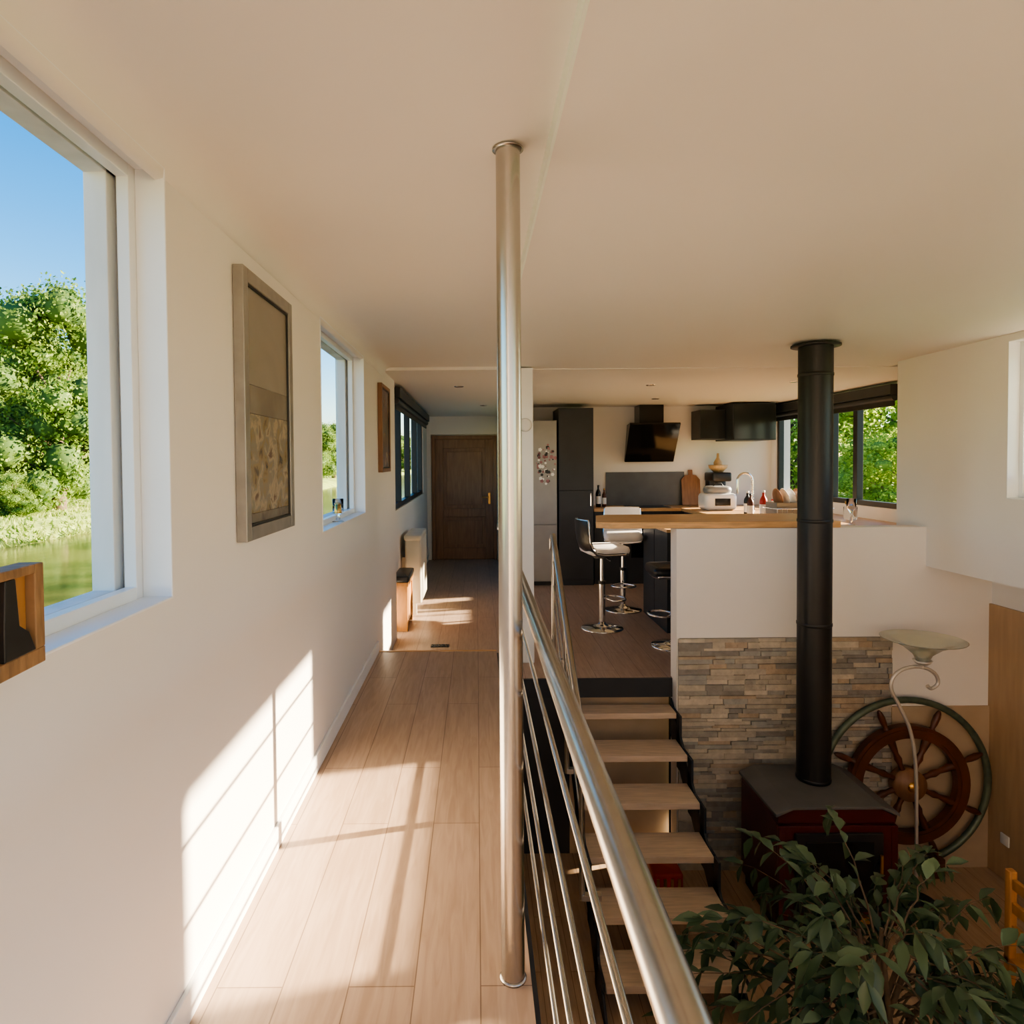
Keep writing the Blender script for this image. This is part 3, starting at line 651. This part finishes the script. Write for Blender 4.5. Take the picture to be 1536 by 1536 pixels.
b.done(fix=False)

# ------------------------------------------------------------------ ceiling spots
for (x, y) in ((-0.17, 6.7), (1.75, 6.7), (3.1, 6.5), (0.1, 9.0), (2.2, 8.2)):
    b = B('ceiling_spotlight'); b.lathe([(0.03, -0.001), (0.045, -0.006), (0.05, 0.0)], CHROME, (x, y, 2.40), 24); b.lathe([(0, -0.001), (0.03, -0.001)], PORC, (x, y, 2.40), 20); b.done()

# ------------------------------------------------------------------ exterior
b = B('canal_water'); b.add([(-60, -30, -1.0), (-1.0, -30, -1.0), (-1.0, 220, -1.0), (-60, 220, -1.0)], [(0, 1, 2, 3)], WATER)
b.add([(4.45, -30, -1.0), (8, -30, -1.0), (8, 220, -1.0), (4.45, 220, -1.0)], [(0, 1, 2, 3)], WATER); b.done()
def bank(name, sgn, x0):
    b = B(name); prof = [(0, -1.1), (0.6, -0.75), (1.6, -0.45), (4, -0.25), (12, -0.1), (60, 0.3), (200, 1.0)]
    n = len(prof); ys = [-30+5*k for k in range(51)]; vs = []
    for y in ys:
        for i, (dx, z) in enumerate(prof): vs.append((x0+sgn*dx+(0.35*math.sin(y*0.9)+0.2*math.sin(y*2.3) if i < 3 else 0), y, z+(0.05*math.sin(y*1.7+i) if i else 0)))
    b.add(vs, [(r*n+i, r*n+i+1, (r+1)*n+i+1, (r+1)*n+i) for r in range(len(ys)-1) for i in range(n-1)], GRASS, True); b.done()
bank('grass_bank', -1, -15.0); bank('grass_bank', 1, 7.0)
b = B('bank_reeds')
for k in range(9000):
    y = rnd.uniform(10, 60); x = -15.0-rnd.random()**1.5*5.0
    dx = -15-x; z = -1.0+min(0.75, dx*0.35 if dx < 1.6 else 0.55+0.05*(dx-1.6)); h = rnd.uniform(0.08, 0.24); w = rnd.uniform(0.03, 0.08)
    a = rnd.random()*3.14; lx_, ly_ = math.cos(a)*w, math.sin(a)*w
    b.add([(x-lx_, y-ly_, z), (x+lx_, y+ly_, z), (x+rnd.uniform(-.12, .12), y+rnd.uniform(-.12, .12), z+h)], [(0, 1, 2)], REED)
b.done(fix=False)

def tree_mesh(seed, name, LM, DM, nb=44, nl=620, core=0.62):
    r = random.Random(seed); b = B(name)
    b.tube([(0, 0, 0), (0.05, 0.03, 1.6), (0.0, 0.1, 3.2), (0.1, 0.0, 5.5)], [0.28, 0.22, 0.17, 0.06], BARK, 10)
    blobs = []
    for k in range(nb):
        a = r.random()*6.28; h = r.uniform(0.9, 8.2); w = 3.2*math.sin(math.pi*min(1, max(0.22, (h+0.6)/10)))**0.6
        d = r.uniform(0.25, 0.9)*w; blobs.append((Vector((d*math.cos(a), d*math.sin(a), h)), r.uniform(0.75, 1.3)))
        if k % 3 == 0: b.tube([(0, 0.05, min(h*0.6, 4.5)), tuple(blobs[-1][0])], [0.07, 0.02], BARK, 6)
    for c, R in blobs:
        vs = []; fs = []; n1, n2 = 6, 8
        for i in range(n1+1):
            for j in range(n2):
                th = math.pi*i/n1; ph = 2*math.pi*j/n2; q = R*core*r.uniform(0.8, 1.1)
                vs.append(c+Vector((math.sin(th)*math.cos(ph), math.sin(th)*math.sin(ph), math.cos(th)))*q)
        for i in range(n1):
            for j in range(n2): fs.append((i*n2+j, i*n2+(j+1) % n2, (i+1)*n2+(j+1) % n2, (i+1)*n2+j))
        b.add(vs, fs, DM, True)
        for k in range(nl):
            d = Vector((r.gauss(0, 1), r.gauss(0, 1), r.gauss(0, 1))).normalized(); p = c+d*R*(r.uniform(0.5, 1.1))
            u = Vector((r.gauss(0, 1), r.gauss(0, 1), r.gauss(0, 1))).normalized(); w = u.cross(d+u*0.01).normalized(); q = r.uniform(0.045, 0.11)
            b.add([p-u*q, p+w*q*0.6, p+u*q, p-w*q*0.6], [(0, 1, 2, 3)], LM)
    ob = b.done(fix=False); return ob
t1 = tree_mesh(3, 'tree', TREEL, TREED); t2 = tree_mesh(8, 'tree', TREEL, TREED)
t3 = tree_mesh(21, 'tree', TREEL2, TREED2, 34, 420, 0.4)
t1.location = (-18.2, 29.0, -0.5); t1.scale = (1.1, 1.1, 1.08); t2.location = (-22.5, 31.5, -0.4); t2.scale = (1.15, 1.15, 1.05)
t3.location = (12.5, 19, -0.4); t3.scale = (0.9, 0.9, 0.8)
def inst(src, loc, s, rot):
    o = bpy.data.objects.new('tree', src.data); COL.objects.link(o); o.location = loc; o.scale = (s[0], s[0], s[1]); o.rotation_euler = (0, 0, rot)
k = 0
for loc, s in [((-21.5, 38, -0.4), (1.1, 0.95)), ((-17.8, 25.6, -0.6), (0.35, 0.22)), ((-20.8, 26.8, -0.5), (0.6, 0.42)), ((-17.5, 72, -0.4), (0.9, 0.65)), ((-20, 66, -0.4), (1, 0.8)), ((-18, 84, -0.4), (1.1, 0.8)), ((-16.5, 100, -0.4), (1.2, 0.8)), ((-18, 125, -0.4), (1.4, 0.9)), ((-15.5, 150, -.4), (1.4, 0.9)), ((-12, 190, -.4), (3, 1.3))]:
    inst((t1, t2)[k % 2], loc, s, k*1.3); k += 1
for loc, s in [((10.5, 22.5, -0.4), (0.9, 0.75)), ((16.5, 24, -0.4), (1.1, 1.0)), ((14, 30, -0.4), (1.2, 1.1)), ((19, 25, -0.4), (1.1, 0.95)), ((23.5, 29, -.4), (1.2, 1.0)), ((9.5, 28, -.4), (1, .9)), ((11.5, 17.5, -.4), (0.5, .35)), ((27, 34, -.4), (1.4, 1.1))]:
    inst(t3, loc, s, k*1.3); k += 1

# ------------------------------------------------------------------ light
sund = Vector((-4.07, -1.07, -1.46)).normalized()
sl = bpy.data.lights.new('sun', 'SUN'); sl.energy = 36.0; sl.color = (1.0, 0.83, 0.60); sl.angle = math.radians(0.9)
so = bpy.data.objects.new('sun', sl); COL.objects.link(so); so.rotation_euler = sund.to_track_quat('-Z', 'Y').to_euler(); so.location = (12, 6, 8)
w = bpy.data.worlds.new('world'); S.world = w; w.use_nodes = True; nt = w.node_tree; bg = nt.nodes['Background']
sky = nt.nodes.new('ShaderNodeTexSky'); sky.sky_type = 'NISHITA'; sky.sun_disc = False
sky.sun_elevation = math.radians(24); sky.sun_rotation = math.radians(75.3); sky.air_density = 1.0; sky.dust_density = 0.2; sky.ozone_density = 2.0
hs = nt.nodes.new('ShaderNodeHueSaturation'); hs.inputs['Saturation'].default_value = 1.5
nt.links.new(sky.outputs[0], hs.inputs['Color']); nt.links.new(hs.outputs[0], bg.inputs['Color']); bg.inputs['Strength'].default_value = 0.45
try:
    S.view_settings.view_transform = 'AgX'; S.view_settings.look = 'AgX - Medium High Contrast'
except Exception as e: print('look', e)

# ------------------------------------------------------------------ camera
cam = bpy.data.cameras.new('camera'); co = bpy.data.objects.new('camera', cam); COL.objects.link(co); S.camera = co
cam.sensor_width = 36; cam.sensor_fit = 'HORIZONTAL'; cam.lens = 36*1000/1536
pitch = 1.5
co.location = (0, 0, 1.65)
co.rotation_euler = (Matrix.Rotation(math.radians(90-pitch), 3, 'X') @ Matrix.Rotation(math.radians(-0.45), 3, 'Z')).to_euler()
cam.shift_x = 53/1536; cam.shift_y = -(76-26)/1536
cam.clip_start = 0.02; cam.clip_end = 500
